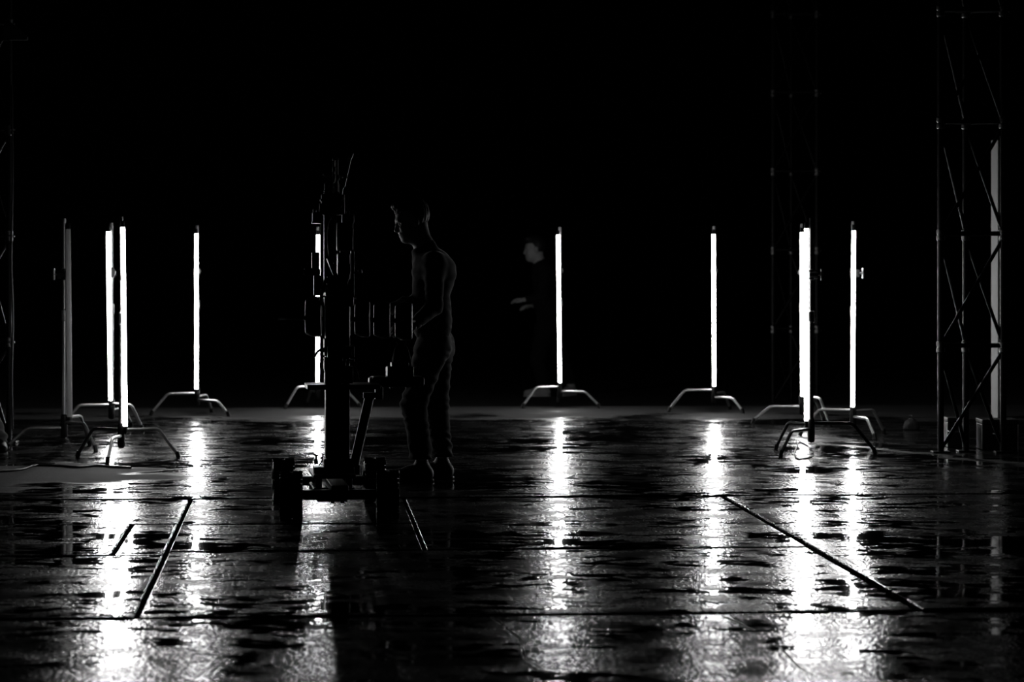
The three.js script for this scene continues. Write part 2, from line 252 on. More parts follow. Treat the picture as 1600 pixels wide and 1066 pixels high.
  { const g = [], prof = [[0.001, 0], [0.05, 0.0], [0.056, 0.08], [0.05, 0.4], [0.034, 0.75], [0.018, 0.88], [0.026, 0.97], [0.022, 1]], a = P(628, 579, D + 0.35), b = P(627, 533, D + 0.35);
    const p = lathe(a, b, prof, 40), pa = p.attributes.position; for (let i = 0; i < pa.count; i++) { const x = pa.getX(i) - a.x, z = pa.getZ(i) - a.z, an = Math.atan2(z, x), f = 1 + 0.09 * Math.cos(an * 11) * smooth(a.y, b.y, pa.getY(i)) + 0.05 * Math.sin(an * 4); pa.setX(i, a.x + x * f); pa.setZ(i, a.z + z * f); } p.computeVertexNormals(); g.push(p);
    part('hanging_pouch', g, M.nylon, cart); }
  // lower equipment block
  const fins = [520, 526.5, 532, 541.5, 548].map((x) => B(x - 1.3, x + 1.3, 544.5, 556.5, D - 0.115, 0.03, 0.0015));
  part('battery_mount', [B(511, 553, 541, 559, D - 0.07, 0.08, 0.004), ...fins, B(528, 541, 539, 541.5, D - 0.1, 0.05, 0.002)], M.darkMetal, cart);
  part('mast_collar', [B(506, 512, 529, 556, D - 0.02, 0.09), B(520, 546, 527, 540, D - 0.05, 0.1), B(541, 553, 561, 565, D - 0.06, 0.08, 0.003), B(506, 514, 558, 578, D - 0.04, 0.09), B(543, 551, 572, 599, D - 0.05, 0.06), B(507, 510, 578, 599, D - 0.05, 0.1, 0.003), B(515, 540, 564, 599, D - 0.06, 0.06, 0.006), rod(P(519, 598, D - 0.1), P(522, 566, D - 0.1), 0.006), rod(P(528, 598, D - 0.1), P(527, 572, D - 0.1), 0.005), rod(P(536, 590, D - 0.1), P(533, 562, D - 0.1), 0.005)], M.darkMetal, cart);
  part('clamp_lever', [bent([P(508, 547, D - 0.03), P(498, 547, D - 0.05), P(491, 558, D - 0.06)], 0.007, 0.015), rod(P(508, 547, D - 0.03), P(503, 547, D - 0.03), 0.013)], M.blackPaint, cart);
  // balance bar with padded drums, reaching back towards the operator
  const bl = P(433, 496, 14.92), br = P(646, 502, 16.25), along = br.clone().sub(bl), A = (t) => bl.clone().addScaledVector(along, t);
  part('balance_bar', [rod(A(0), A(1), 0.0135, 0.0135, 16), lathe(A(-0.012), A(0.004), [[0.001, 0], [0.018, 0.05], [0.018, 0.9], [0.001, 1]], 16)], M.blackPaint, cart);
  const barrel = [[0.02, 0], [0.084, 0], [0.09, 0.03], [0.102, 0.34], [0.105, 0.48], [0.105, 0.9], [0.1, 0.98], [0.094, 1], [0.02, 1]];
  for (const [x0, x1, rr, c] of [[472, 501, 1.04, 495], [503, 546, 0.96, 498], [548, 576, 0.95, 499], [578, 609, 0.98, 500], [613, 646, 1.02, 502]]) {
    const m = (x0 + x1) / 2, t = (m - 433) / 213, cc = A(t), half = (x1 - x0) * 0.5 * 15.4 / FOCAL * 0.86; cc.y = P(m, c, 14.92 + 1.33 * t).y;
    const dir = V(1, 0, 0.1).normalize(); part('weight_drum', [lathe(cc.clone().addScaledVector(dir, -half), cc.clone().addScaledVector(dir, half), barrel.map(([r, q]) => [r * rr, q]), 40)], M.drum, cart);
  }
  part('bar_bracket', [B(503, 548, 462, 478, D + 0.1, 0.5, 0.01), B(510, 540, 476, 540, D + 0.04, 0.16, 0.01)], M.blackPaint, cart);
  // upper rig
  part('upper_spar', [B(506, 521, 300, 470, D + 0.1, 0.06, 0.006), B(512, 547, 436, 470, D + 0.06, 0.1, 0.008), B(527, 546, 396, 440, D + 0.08, 0.1, 0.008)], M.darkMetal, cart);
  part('upright_tube', [rod(P(523, 402, D), P(523.5, 336, D), 0.0085), rod(P(529.5, 396, D + 0.02), P(529.5, 358, D + 0.02), 0.006)], M.chrome, cart);
  part('receiver_box', [B(526, 551, 348, 392, D + 0.06, 0.07, 0.008), B(534, 553, 334, 350, D + 0.06, 0.06, 0.01), B(541, 546, 329, 338, D + 0.06, 0.02), rod(P(537, 371, D), P(550, 366, D), 0.004), B(546, 552, 356, 370, D + 0.01, 0.03, 0.006)], M.plastic, cart);
  part('side_monitor', [B(488, 503, 332, 349.5, D + 0.04, 0.09, 0.004), B(489, 492, 326, 333, D + 0.04, 0.03), B(494, 497, 328, 333, D + 0.04, 0.03), B(499, 503, 318, 344, D + 0.02, 0.03), B(487, 503, 346, 349.5, D, 0.05, 0.002)], M.plastic, cart);
  part('side_bracket', [B(487, 499, 394, 420, D + 0.04, 0.05, 0.006), B(475, 500, 419, 431, D + 0.04, 0.06, 0.01), B(490, 501, 430, 462, D + 0.06, 0.05, 0.006), bent([P(476, 421, D), P(475, 429, D), P(484, 432, D)], 0.005, 0.01), rod(P(503, 351, D + 0.05), P(502, 396, D + 0.05), 0.007)], M.darkMetal, cart);
  part('support_link', [rod(P(501, 470, D + 0.02), P(509, 434, D + 0.02), 0.008), rod(P(509, 434, D + 0.02), P(524, 472, D + 0.02), 0.009), rod(P(497, 447, D + 0.04), P(512, 449, D + 0.02), 0.01), rod(P(513, 432, D), P(514, 472, D), 0.007), rod(P(497, 440, D + 0.02), P(510, 458, D + 0.02), 0.006)], M.darkMetal, cart);
  part('tilt_panel', [turned(box(-0.012, 0.012, 0, 0.125, -0.04, 0.04, 0.004), V(0, 1, 0), P(515, 402, D - 0.02).sub(P(528, 437, D - 0.02)).normalize()).translate(...P(526, 437, D - 0.02).toArray())], M.plastic, cart);
  part('side_rail', [B(548, 553, 392, 470, D + 0.02, 0.05, 0.003), B(550, 554, 406, 414, D, 0.05, 0.003), B(543, 546, 440, 474, D - 0.02, 0.03, 0.003), bent([P(550, 461, D - 0.03), P(556, 466, D - 0.03), P(552, 470, D - 0.03)], 0.004, 0.008)], M.darkMetal, cart);
  part('thumb_screw', [rod(P(552, 427, D), P(560, 424.5, D), 0.005), lathe(P(559, 425, D), P(566, 423.5, D), [[0.001, 0], [0.011, 0.1], [0.011, 0.9], [0.001, 1]], 12)], M.darkMetal, cart);
  for (const y of [409.5, 410.5]) part('terminal', [0, 1, 2].map((i) => B(529 + i * 6, 532.5 + i * 6, y - 1, y, D - 0.01, 0.05, 0.001)), M.darkMetal, cart);
  part('top_block', [B(502, 538, 303, 336, D + 0.1, 0.09, 0.008), B(507, 530, 286, 306, D + 0.1, 0.06, 0.006), B(500, 509, 311, 314.5, D + 0.03, 0.05, 0.002), B(499, 505, 318, 320, D + 0.03, 0.04, 0.001), B(532, 536, 306, 313, D + 0.04, 0.03), B(506, 509, 297, 300, D + 0.04, 0.03), bent([P(524, 330, D), P(529, 326, D), P(534, 320, D)], 0.006, 0.01)], M.darkMetal, cart);
  part('top_tube', [rod(P(521.5, 302, D + 0.05), P(521.5, 249, D + 0.05), 0.0065), rod(P(527, 300, D + 0.05), P(526.5, 249, D + 0.05), 0.0065), B(519.5, 529, 247, 251, D + 0.05, 0.02, 0.002), B(519.5, 524, 261, 268, D + 0.05, 0.024, 0.002), B(524.5, 530, 273, 282, D + 0.05, 0.024, 0.002), rod(P(513, 301, D + 0.04), P(513, 285, D + 0.04), 0.006), rod(P(519, 302, D + 0.04), P(520, 285, D + 0.04), 0.006)], M.steel, cart);
  part('prong', [rod(P(506, 274.5, D + 0.05), P(513.5, 274.8, D + 0.05), 0.0035), rod(P(513.5, 275, D + 0.05), P(521, 277, D + 0.05), 0.003), rod(P(530, 275.5, D + 0.05), P(536, 277.5, D + 0.05), 0.0035), B(504.5, 507, 271.5, 274, D + 0.05, 0.01, 0.001)], M.steel, cart);
  part('antenna', [rod(P(533.5, 304, D), P(535, 292, D), 0.006), rod(P(535, 293, D), P(538, 290.5, D), 0.006), rod(P(537.5, 292, D), P(541, 277, D), 0.0055), rod(P(541, 278, D), P(545, 277, D), 0.004), rod(P(541.5, 276, D), P(547, 252, D), 0.0045), rod(P(544, 247.5, D), P(549, 248, D), 0.004), rod(P(546, 253, D), P(549, 246, D), 0.005), rod(P(549, 247, D), P(551.5, 240, D), 0.004)], M.steel, cart);
  part('cable', [cable([P(519, 338, D - 0.02), P(513, 350, D - 0.03), P(511, 370, D - 0.02), P(514, 400, D)], 0.003), cable([P(540, 398, D), P(547, 420, D - 0.04), P(541, 452, D - 0.05), P(545, 472, D - 0.03)], 0.0035), cable([P(546, 566, D - 0.05), P(558, 578, D - 0.05), P(562, 592, D - 0.02)], 0.0035), cable([P(507, 560, D - 0.03), P(500, 570, D - 0.04), P(508, 584, D - 0.03), P(513, 596, D - 0.02)], 0.0035)], M.rubber, cart);
}

// ------------------------------------------------------------------ people: implicit surfaces meshed on a grid
function mesher(f, lo, hi, cell) {
  const nx = Math.ceil((hi.x - lo.x) / cell), ny = Math.ceil((hi.y - lo.y) / cell), nz = Math.ceil((hi.z - lo.z) / cell), X = nx + 1, Y = ny + 1, val = new Float32Array(X * Y * (nz + 1)).fill(9);
  const K = 6, active = [];
  for (let c = 0; c < nz; c += K) for (let b = 0; b < ny; b += K) for (let a = 0; a < nx; a += K) {
    const m = f(lo.x + (a + K / 2) * cell, lo.y + (b + K / 2) * cell, lo.z + (c + K / 2) * cell);
    if (Math.abs(m) > K * cell * 1.15 + 0.03) continue;
    active.push([a, b, c]);
    for (let k = c; k <= Math.min(nz, c + K); k++) for (let j = b; j <= Math.min(ny, b + K); j++) for (let i = a; i <= Math.min(nx, a + K); i++) { const q = i + X * (j + Y * k); if (val[q] === 9) val[q] = f(lo.x + i * cell, lo.y + j * cell, lo.z + k * cell); }
  }
  const off = [[0, 0, 0], [1, 0, 0], [1, 1, 0], [0, 1, 0], [0, 0, 1], [1, 0, 1], [1, 1, 1], [0, 1, 1]];   // corners
  // the table's bits: 1,2,8,4,16,32,128,64 for corners q, q+x, q+y, q+xy, and the same with z
  const bits = [1, 2, 4, 8, 16, 32, 64, 128], edges = [[0, 1], [1, 2], [3, 2], [0, 3], [4, 5], [5, 6], [7, 6], [4, 7], [0, 4], [1, 5], [2, 6], [3, 7]];
  const pos = [], idx = [], seen = new Map(), ev = new Array(12);
  const done = new Set();
  for (const [A, B2, C] of active) for (let k = C; k < Math.min(nz, C + K); k++) for (let j = B2; j < Math.min(ny, B2 + K); j++) for (let i = A; i < Math.min(nx, A + K); i++) {
    let code = 0; const q = off.map(([a, b, c]) => (i + a) + X * ((j + b) + Y * (k + c)));
    for (let n = 0; n < 8; n++) if (val[q[n]] < 0) code |= bits[n];
    const em = edgeTable[code]; if (!em) continue;
    for (let e = 0; e < 12; e++) if (em & (1 << e)) {
      const [s, t] = edges[e], p = q[s], r = q[t], key = p < r ? p * 4194304 * 2 + r : r * 4194304 * 2 + p; let id = seen.get(key);
      if (id === undefined) { const va = val[p], vb = val[r], w = clamp(va / (va - vb), 0, 1), a = off[s], b = off[t]; id = pos.length / 3; pos.push(lo.x + (i + mix(a[0], b[0], w)) * cell, lo.y + (j + mix(a[1], b[1], w)) * cell, lo.z + (k + mix(a[2], b[2], w)) * cell); seen.set(key, id); }
      ev[e] = id;
    }
    for (let n = code * 16; triTable[n] !== -1; n += 3) idx.push(ev[triTable[n]], ev[triTable[n + 1]], ev[triTable[n + 2]]);
  }
  const nrm = new Float32Array(pos.length), h = cell * 0.5;
  for (let n = 0; n < pos.length; n += 3) { const x = pos[n], y = pos[n + 1], z = pos[n + 2]; const a = f(x + h, y, z) - f(x - h, y, z), b = f(x, y + h, z) - f(x, y - h, z), c = f(x, y, z + h) - f(x, y, z - h), l = Math.hypot(a, b, c) || 1; nrm[n] = a / l; nrm[n + 1] = b / l; nrm[n + 2] = c / l; }
  // make the triangles wind outwards
  for (let n = 0; n < idx.length; n += 3) { const [a, b, c] = [idx[n] * 3, idx[n + 1] * 3, idx[n + 2] * 3]; const ux = pos[b] - pos[a], uy = pos[b + 1] - pos[a + 1], uz = pos[b + 2] - pos[a + 2], vx = pos[c] - pos[a], vy = pos[c + 1] - pos[a + 1], vz = pos[c + 2] - pos[a + 2]; if ((uy * vz - uz * vy) * nrm[a] + (uz * vx - ux * vz) * nrm[a + 1] + (ux * vy - uy * vx) * nrm[a + 2] < 0) { const t = idx[n + 1]; idx[n + 1] = idx[n + 2]; idx[n + 2] = t; } }
  const g = new THREE.BufferGeometry(); g.setAttribute('position', new THREE.Float32BufferAttribute(pos, 3)); g.setAttribute('normal', new THREE.BufferAttribute(nrm, 3)); g.setAttribute('uv', new THREE.Float32BufferAttribute(new Float32Array(pos.length / 3 * 2).map((_, i) => pos[Math.floor(i / 2) * 3 + (i & 1)] * 4), 2)); g.setIndex(idx); return g;
}
const smin = (a, b, k) => { const h = Math.max(k - Math.abs(a - b), 0) / k; return Math.min(a, b) - h * h * k * 0.25; };
const smax = (a, b, k) => -smin(-a, -b, k);
function bone(a, b, ra, rb) { const dx = b.x - a.x, dy = b.y - a.y, dz = b.z - a.z, L = dx * dx + dy * dy + dz * dz || 1e-9; return (x, y, z) => { const t = clamp(((x - a.x) * dx + (y - a.y) * dy + (z - a.z) * dz) / L, 0, 1); return Math.hypot(x - a.x - dx * t, y - a.y - dy * t, z - a.z - dz * t) - (ra + (rb - ra) * t); }; }
const blob = (c, rx, ry, rz) => (x, y, z) => { const a = (x - c.x) / rx, b = (y - c.y) / ry, d = (z - c.z) / rz, k = Math.hypot(a, b, d); return (k - 1) * Math.min(rx, ry, rz) * (k < 1 ? 1 : 0.9); };
const union = (list, k) => (x, y, z) => { let m = list[0](x, y, z); for (let i = 1; i < list.length; i++) m = smin(m, list[i](x, y, z), k); return m; };
const bounds = (pts, pad) => { const b = new THREE.Box3().setFromPoints(pts).expandByScalar(pad); return [b.min, b.max]; };

// facing -x; axes of a head or hand given by an origin and three directions
const frame = (o, fx, fy, fz) => (x, y, z) => { const a = x - o.x, b = y - o.y, c = z - o.z; return [a * fx.x + b * fx.y + c * fx.z, a * fy.x + b * fy.y + c * fy.z, a * fz.x + b * fz.y + c * fz.z]; };
function headField(o, pitch, yawTurn) {   // o: middle of the head between the ears
  const fwd = V(-Math.cos(pitch), -Math.sin(pitch), 0).applyAxisAngle(V(0, 1, 0), yawTurn), side = V(0, 0, 1).applyAxisAngle(V(0, 1, 0), yawTurn), up = new THREE.Vector3().crossVectors(side, fwd).multiplyScalar(1);
  if (up.y < 0) up.negate();
  const fr = frame(o, fwd, up, side), v = (f, u, s) => V(f, u, s);
  const solid = [blob(v(-0.008, 0.045, 0), 0.097, 0.093, 0.077), blob(v(0.036, -0.035, 0), 0.056, 0.082, 0.058), blob(v(0.05, -0.075, 0), 0.042, 0.034, 0.042)];
  const fine = [bone(v(0.094, 0.012, 0), v(0.113, -0.026, 0), 0.009, 0.012), bone(v(0.078, 0.026, -0.034), v(0.078, 0.026, 0.034), 0.015, 0.015), bone(v(0.089, 0.028, -0.012), v(0.089, 0.028, 0.012), 0.011, 0.011), bone(v(0.09, -0.052, -0.017), v(0.09, -0.052, 0.017), 0.0085, 0.0085), bone(v(0.088, -0.066, -0.014), v(0.088, -0.066, 0.014), 0.009, 0.009), blob(v(0.076, -0.096, 0), 0.021, 0.018, 0.024), blob(v(0.066, -0.018, 0.04), 0.022, 0.02, 0.018), blob(v(0.066, -0.018, -0.04), 0.022, 0.02, 0.018)];
  const A = union(solid, 0.045), F = union(fine, 0.008), ears = [blob(v(-0.012, 0, 0.077), 0.02, 0.032, 0.011), blob(v(-0.012, 0, -0.077), 0.02, 0.032, 0.011)], socket = [blob(v(0.094, 0.004, 0.032), 0.016, 0.012, 0.02), blob(v(0.094, 0.004, -0.032), 0.016, 0.012, 0.02)], eye = [blob(v(0.078, 0.004, 0.031), 0.0125, 0.0125, 0.0125), blob(v(0.078, 0.004, -0.031), 0.0125, 0.0125, 0.0125)];
  const head = (x, y, z) => { const [f, u, s] = fr(x, y, z); let m = smin(A(f, u, s), F(f, u, s), 0.016); m = smax(m, -Math.min(socket[0](f, u, s), socket[1](f, u, s)), 0.01); m = Math.min(m, eye[0](f, u, s), eye[1](f, u, s)); m = smax(m, -(Math.hypot(u + 0.059, (f - 0.1)) - 0.0022), 0.003); return smin(m, Math.min(ears[0](f, u, s), ears[1](f, u, s)), 0.008); };
  const cap = blob(v(-0.009, 0.045, 0), 0.105, 0.108, 0.085);
  const hair = (x, y, z) => { const [f, u, s] = fr(x, y, z); const tuft = 0.006 * n3(f * 60, u * 25, s * 60) + 0.005 * n3(f * 28, u * 20, s * 28); let m = cap(f, u, s) - tuft; m = smin(m, blob(v(0.06, 0.118, 0), 0.042, 0.022, 0.05)(f, u, s) - tuft, 0.02);
    const line = f > 0.02 ? 0.068 + 0.1 * (0.06 - f) * 0 : mix(0.068, -0.07, smooth(0.03, -0.06, f)); return smax(m, line - u + 0.3 * Math.max(0, f - 0.05) * 0 + 0.006 * n3(f * 40, s * 40, 3), 0.008); };
  const p = (f, u, s) => o.clone().addScaledVector(fwd, f).addScaledVector(up, u).addScaledVector(side, s);
  return { head, hair, p };
}
// wrist, direction of the fingers, the way the palm faces, how far each finger curls, which side the thumb is on
function handField(wrist, dir, palm, curl, thumbSign) {
  dir = dir.clone().normalize(); palm = palm.clone().addScaledVector(dir, -palm.dot(dir)).normalize(); const across = new THREE.Vector3().crossVectors(dir, palm).multiplyScalar(thumbSign);
  const p = (a, b, c) => wrist.clone().addScaledVector(dir, a).addScaledVector(across, b).addScaledVector(palm, c), pts = [], list = [bone(p(-0.03, 0, 0), p(0.01, 0, 0), 0.025, 0.025)];
  for (const b of [-0.03, -0.01, 0.01, 0.03]) list.push(bone(p(0.012, b * 0.75, 0), p(0.085, b, 0.004), 0.0135, 0.0115));
  const fingers = [[0.03, 0.072, 0], [0.01, 0.082, 0.06], [-0.01, 0.076, 0.1], [-0.03, 0.058, 0.16]], lists = [];
  for (const [b, len, extra] of fingers) { let q = p(0.085, b, 0.004), an = curl * 0.6 + extra; const segs = [0.45, 0.31, 0.24], ch = []; segs.forEach((s, i) => { const e = q.clone().addScaledVector(dir, Math.cos(an) * len * s).addScaledVector(palm, Math.sin(an) * len * s).addScaledVector(across, 0.01 * b); ch.push(bone(q, e, 0.0098 - i * 0.0008, 0.0092 - i * 0.0009)); q = e; pts.push(e); an += curl * 0.75; }); lists.push(union(ch, 0.004)); }
  let q = p(0.025, 0.028, 0.006), an = 0.75; const th = []; [[0.045, 0.0125], [0.034, 0.0105], [0.026, 0.0095]].forEach(([len, r]) => { const e = q.clone().addScaledVector(dir, Math.cos(an) * len).addScaledVector(across, Math.sin(an) * len * 0.75).addScaledVector(palm, Math.sin(an) * len * 0.55); th.push(bone(q, e, r, r * 0.92)); q = e; pts.push(e); an -= 0.3; }); lists.push(union(th, 0.005));
  const pm = union(list, 0.016); pts.push(wrist, p(0.09, 0.045, 0), p(0.09, -0.045, 0), p(-0.04, 0, 0));
  return { f: (x, y, z) => { let m = pm(x, y, z); for (const l of lists) m = smin(m, l(x, y, z), 0.006); return m; }, pts };
}
function person(label, pos, turn, J, look) {
  const o = thing('person', label, 'person', pos, turn);
  const H = headField(J.head, J.pitch ?? 0.2, J.headTurn ?? 0), neckTop = H.p(-0.022, -0.05, 0);
  const wr = (x, y, z, a) => a * (Math.sin(y * 95 + 9 * n3(x * 7, y * 7, z * 7)) * 0.5 + n3(x * 16, y * 22, z * 16));   // folds of cloth
  // clothes
  const sw = [bone(V(J.shL.x, J.shL.y - 0.015, J.shL.z * 0.8), V(J.shR.x, J.shR.y - 0.015, J.shR.z * 0.8), 0.075, 0.075), bone(J.neck.clone().add(V(0, -0.03, 0)), J.neck, 0.085, 0.062)];
  for (const s of [-1, 1]) { const z = V(0, 0, s * 0.075); sw.push(bone(J.chest.clone().add(z), J.waist.clone().add(V(0, 0, s * 0.065)), J.chestR ?? 0.122, 0.108)); sw.push(bone(J.waist.clone().add(V(0, 0, s * 0.06)), J.hem.clone().add(V(0, 0, s * 0.07)), 0.108, 0.106)); }
  if (J.back) sw.push(bone(J.back.clone().add(V(0, 0, 0.06)), J.back.clone().add(V(0, 0, -0.06)), 0.1, 0.1));
  const arms = [[J.shL, J.elL, J.wrL], [J.shR, J.elR, J.wrR]].map(([a, b, c]) => union([bone(a, b, 0.064, 0.052), bone(b, b.clone().lerp(c, 0.93), 0.05, 0.036)], 0.02));
  const torso = union(sw, 0.07), top = (x, y, z) => { let m = torso(x, y, z); m = smin(smin(m, arms[0](x, y, z), 0.03), arms[1](x, y, z), 0.03); return smax(m, J.hem.y - 0.075 - y, 0.01) + wr(x, y, z, look.fold ?? 0.004); };
  const legs = [[J.hipL, J.knL, J.anL], [J.hipR, J.knR, J.anR]].map(([a, b, c]) => union([bone(a, b, 0.1, 0.076), bone(b, c, 0.074, 0.064)], 0.03));
  const pelvis = bone(J.hipL.clone().lerp(J.hipR, 0.12).add(V(0.012, 0.03, 0)), J.hipR.clone().lerp(J.hipL, 0.12).add(V(0.012, 0.03, 0)), 0.105, 0.105), belt = bone(J.hem.clone().add(V(0, 0.02, 0.06)), J.hem.clone().add(V(0, 0.02, -0.06)), 0.1, 0.1);
  const bottom = (x, y, z) => { let m = smin(pelvis(x, y, z), belt(x, y, z), 0.05); m = smin(m, Math.min(legs[0](x, y, z), legs[1](x, y, z)), 0.035); m += wr(x, y + 0.3, z, (look.fold ?? 0.004) * 1.7 + 0.006 * smooth(0.34, 0.12, y)); return smax(m, (J.hemY ?? 0.1) - y, 0.006); };
  const every = Object.values(J).filter((v) => v.isVector3);
  const pts = (keys, pad) => bounds(keys.map((k) => J[k]), pad), cell = look.cell ?? 0.012;
  part('sweater', mesher(top, ...pts(['shL', 'shR', 'elL', 'elR', 'wrL', 'wrR', 'neck', 'waist', 'hem', 'chest'], 0.2), cell), look.top, o, look.topLabel);
  part('trousers', mesher(bottom, ...pts(['hipL', 'hipR', 'knL', 'knR', 'anL', 'anR', 'hem'], 0.16), cell), look.bottom, o, look.bottomLabel);
  // the body: slim under the clothes, with head and hands of their own grids
  const limbs = [bone(J.chest, J.waist, 0.1, 0.085), bone(J.waist, J.hipL, 0.085, 0.07), bone(J.waist, J.hipR, 0.085, 0.07), bone(J.shL, J.shR, 0.045, 0.045), bone(J.shL, J.elL, 0.045, 0.036), bone(J.elL, J.wrL, 0.036, 0.025), bone(J.shR, J.elR, 0.045, 0.036), bone(J.elR, J.wrR, 0.036, 0.025), bone(J.hipL, J.knL, 0.07, 0.05), bone(J.knL, J.anL, 0.048, 0.036), bone(J.hipR, J.knR, 0.07, 0.05), bone(J.knR, J.anR, 0.048, 0.036), bone(J.chest, J.neck, 0.09, 0.055), bone(J.neck.clone().add(V(0, -0.05, 0)), neckTop, 0.06, 0.055)];
  const bodyF = union(limbs, 0.03), headF = (x, y, z) => smin(H.head(x, y, z), limbs[13](x, y, z), 0.035);
  const geos = [mesher((x, y, z) => smax(bodyF(x, y, z), y - neckTop.y + 0.03, 0.004), ...bounds(every, 0.14), 0.014), mesher(headF, ...bounds([J.head, J.neck], 0.17), look.headCell ?? 0.0045)];
  for (const h of [J.handL, J.handR]) if (h) { const hf = handField(...h); geos.push(mesher(hf.f, ...bounds(hf.pts, 0.03), look.handCell ?? 0.004)); }
  part('body', geos, M.skin, o, look.skinLabel);
  part('hair', mesher(H.hair, ...bounds([J.head], 0.19), 0.006), M.hair, o);
  for (const [an, dir] of [[J.anL, J.toeL], [J.anR, J.toeR]]) {
    const y0 = J.shoeY ?? 0, d = dir.clone().normalize(), heel = V(an.x, y0, an.z).addScaledVector(d, -0.045), p = (a, y) => heel.clone().addScaledVector(d, a).add(V(0, y, 0));
    const fld = union([bone(p(0.03, 0.055), p(0.05, 0.1), 0.044, 0.046), bone(p(0.02, 0.042), p(0.12, 0.048), 0.04, 0.043), bone(p(0.12, 0.046), p(0.225, 0.036), 0.044, 0.034)], 0.03);
    const sh = part('shoe', mesher((x, y, z) => smax(fld(x, y, z), y0 + 0.014 - y, 0.004), ...bounds([p(0, 0), p(0.26, 0.1)], 0.07), 0.008), look.shoe ?? M.shoe, o);
    part('sole', mesher((x, y, z) => smax(fld(x, y0 + 0.03, z) - 0.004, Math.abs(y - y0 - 0.009) - 0.0085, 0.003), ...bounds([p(0, 0), p(0.26, 0.02)], 0.06), 0.006), look.sole ?? M.rubber, sh);
  }
  return o;
}
// the operator beside the cart
{
  const d = 17.05, s = d / FOCAL, base = V((674 - 800) * s, 0, -d), q = (px, py, z) => V((px - 674) * s, (750 - py) * s, z);
  const J = {
    head: q(645, 345, 0), pitch: 0.3, headTurn: 0.1, neck: q(665, 385, 0), chest: q(676, 428, 0), waist: q(672, 490, 0), hem: q(677, 513, 0), back: q(684, 425, 0), chestR: 0.118,
    shL: q(680, 410, 0.185), elL: q(680, 478, 0.26), wrL: q(650, 505, 0.42), shR: q(668, 408, -0.18), elR: q(662, 474, -0.16), wrR: q(630, 472, 0.2),
    hipL: q(674, 548, 0.09), knL: q(648, 630, 0.11), anL: q(661, 724, 0.12), hipR: q(681, 548, -0.09), knR: q(680, 634, -0.1), anR: q(691, 724, -0.11), toeL: V(-1, 0, 0.12), toeR: V(-1, 0, -0.1), hemY: 0.135,
  };
  J.handL = [J.wrL, V(-0.75, -0.1, 0.6), V(-0.3, -0.6, -0.5), 0.55, 1]; J.handR = [J.wrR, V(-0.45, -0.05, 0.9), V(0, -1, 0), 0.6, 1];
  person('man in dark sweater and jeans bending his head over the camera cart', base, 0, J, { top: M.sweater, bottom: M.denim, topLabel: 'dark knitted long-sleeved sweater', cell: 0.01, fold: 0.0035 });
}
// the dim figure behind the centre tube
{
  const d = 29.2, s = d / FOCAL, base = V((858 - 800) * s, -0.09, -d), q = (px, py, z) => V((px - 858) * s, (603 - py) * s + 0.09 * 0, z);
  const J = {
    head: q(836, 374, 0), pitch: 0.1, neck: q(845, 394, 0), chest: q(850, 420, 0), waist: q(853, 458, 0), hem: q(855, 475, 0), shL: q(850, 405, 0.18), elL: q(848, 445, 0.25), wrL: q(822, 452, 0.2), shR: q(847, 405, -0.18), elR: q(860, 446, -0.24), wrR: q(835, 462, -0.2),
    hipL: q(850, 498, 0.09), knL: q(840, 548, 0.1), anL: q(850, 588, 0.1), hipR: q(862, 498, -0.09), knR: q(878, 545, -0.1), anR: q(893, 588, -0.1), toeL: V(-1, 0, 0.15), toeR: V(-0.5, 0, 0.8), hemY: 0.12,
  };
  J.handL = [J.wrL, V(-1, 0.1, 0), V(0, -1, 0), 0.5, 1]; J.handR = [J.wrR, V(-1, 0, 0.2), V(0, -1, 0), 0.5, -1];
  person('dim figure in dark clothes striding behind the centre tube light', base, 0, J, { top: M.darkCloth, bottom: M.darkCloth, cell: 0.016, headCell: 0.008, handCell: 0.006, shoe: M.paleTrousers, sole: M.sole });
}
// crew member sitting at the picture edge, one leg reaching in
{
  const foot = floorAt(9, 707), q = (x, y, z) => V(x, y, z);
  const J = {
    head: q(-0.68, 1.05, 0), pitch: 0.15, neck: q(-0.72, 0.88, 0), chest: q(-0.74, 0.74, 0), waist: q(-0.75, 0.54, 0), hem: q(-0.74, 0.46, 0), shL: q(-0.72, 0.82, 0.19), elL: q(-0.62, 0.56, 0.24), wrL: q(-0.42, 0.47, 0.16), shR: q(-0.72, 0.82, -0.19), elR: q(-0.62, 0.56, -0.24), wrR: q(-0.42, 0.47, -0.14),
    hipL: q(-0.68, 0.38, 0.1), knL: q(-0.2, 0.46, 0.1), anL: q(-0.03, 0.1, 0.12), hipR: q(-0.68, 0.38, -0.1), knR: q(-0.29, 0.5, -0.13), anR: q(-0.2, 0.1, -0.13), toeL: V(0.35, 0, 1), toeR: V(0.5, 0, 0.8), hemY: 0.07, pitch: 0.1, headTurn: Math.PI,
  };
  J.handL = [J.wrL, V(1, -0.1, 0), V(0, -1, 0), 0.5, -1]; J.handR = [J.wrR, V(1, -0.1, 0), V(0, -1, 0), 0.5, 1];
  person('crew member at the picture edge, only grey trouser leg and black shoe showing', foot, 0, J, { top: M.darkCloth, bottom: M.paleTrousers, cell: 0.013, headCell: 0.009, handCell: 0.006, sole: M.sole });
  const c = thing('flight_case', 'low black case that the crew member at the edge sits on', 'case', foot.clone().add(V(-0.78, 0, 0)));
  part('body', [box(-0.25, 0.25, 0.002, 0.245, -0.28, 0.28, 0.008)], M.casePanel, c); part('lid', [box(-0.255, 0.255, 0.247, 0.268, -0.285, 0.285, 0.006)], M.casePanel, c);
  for (const x of [-0.15, 0.15]) part('latch', [box(x - 0.03, x + 0.03, 0.22, 0.262, 0.282, 0.292, 0.003)], M.galvanised, c);
}

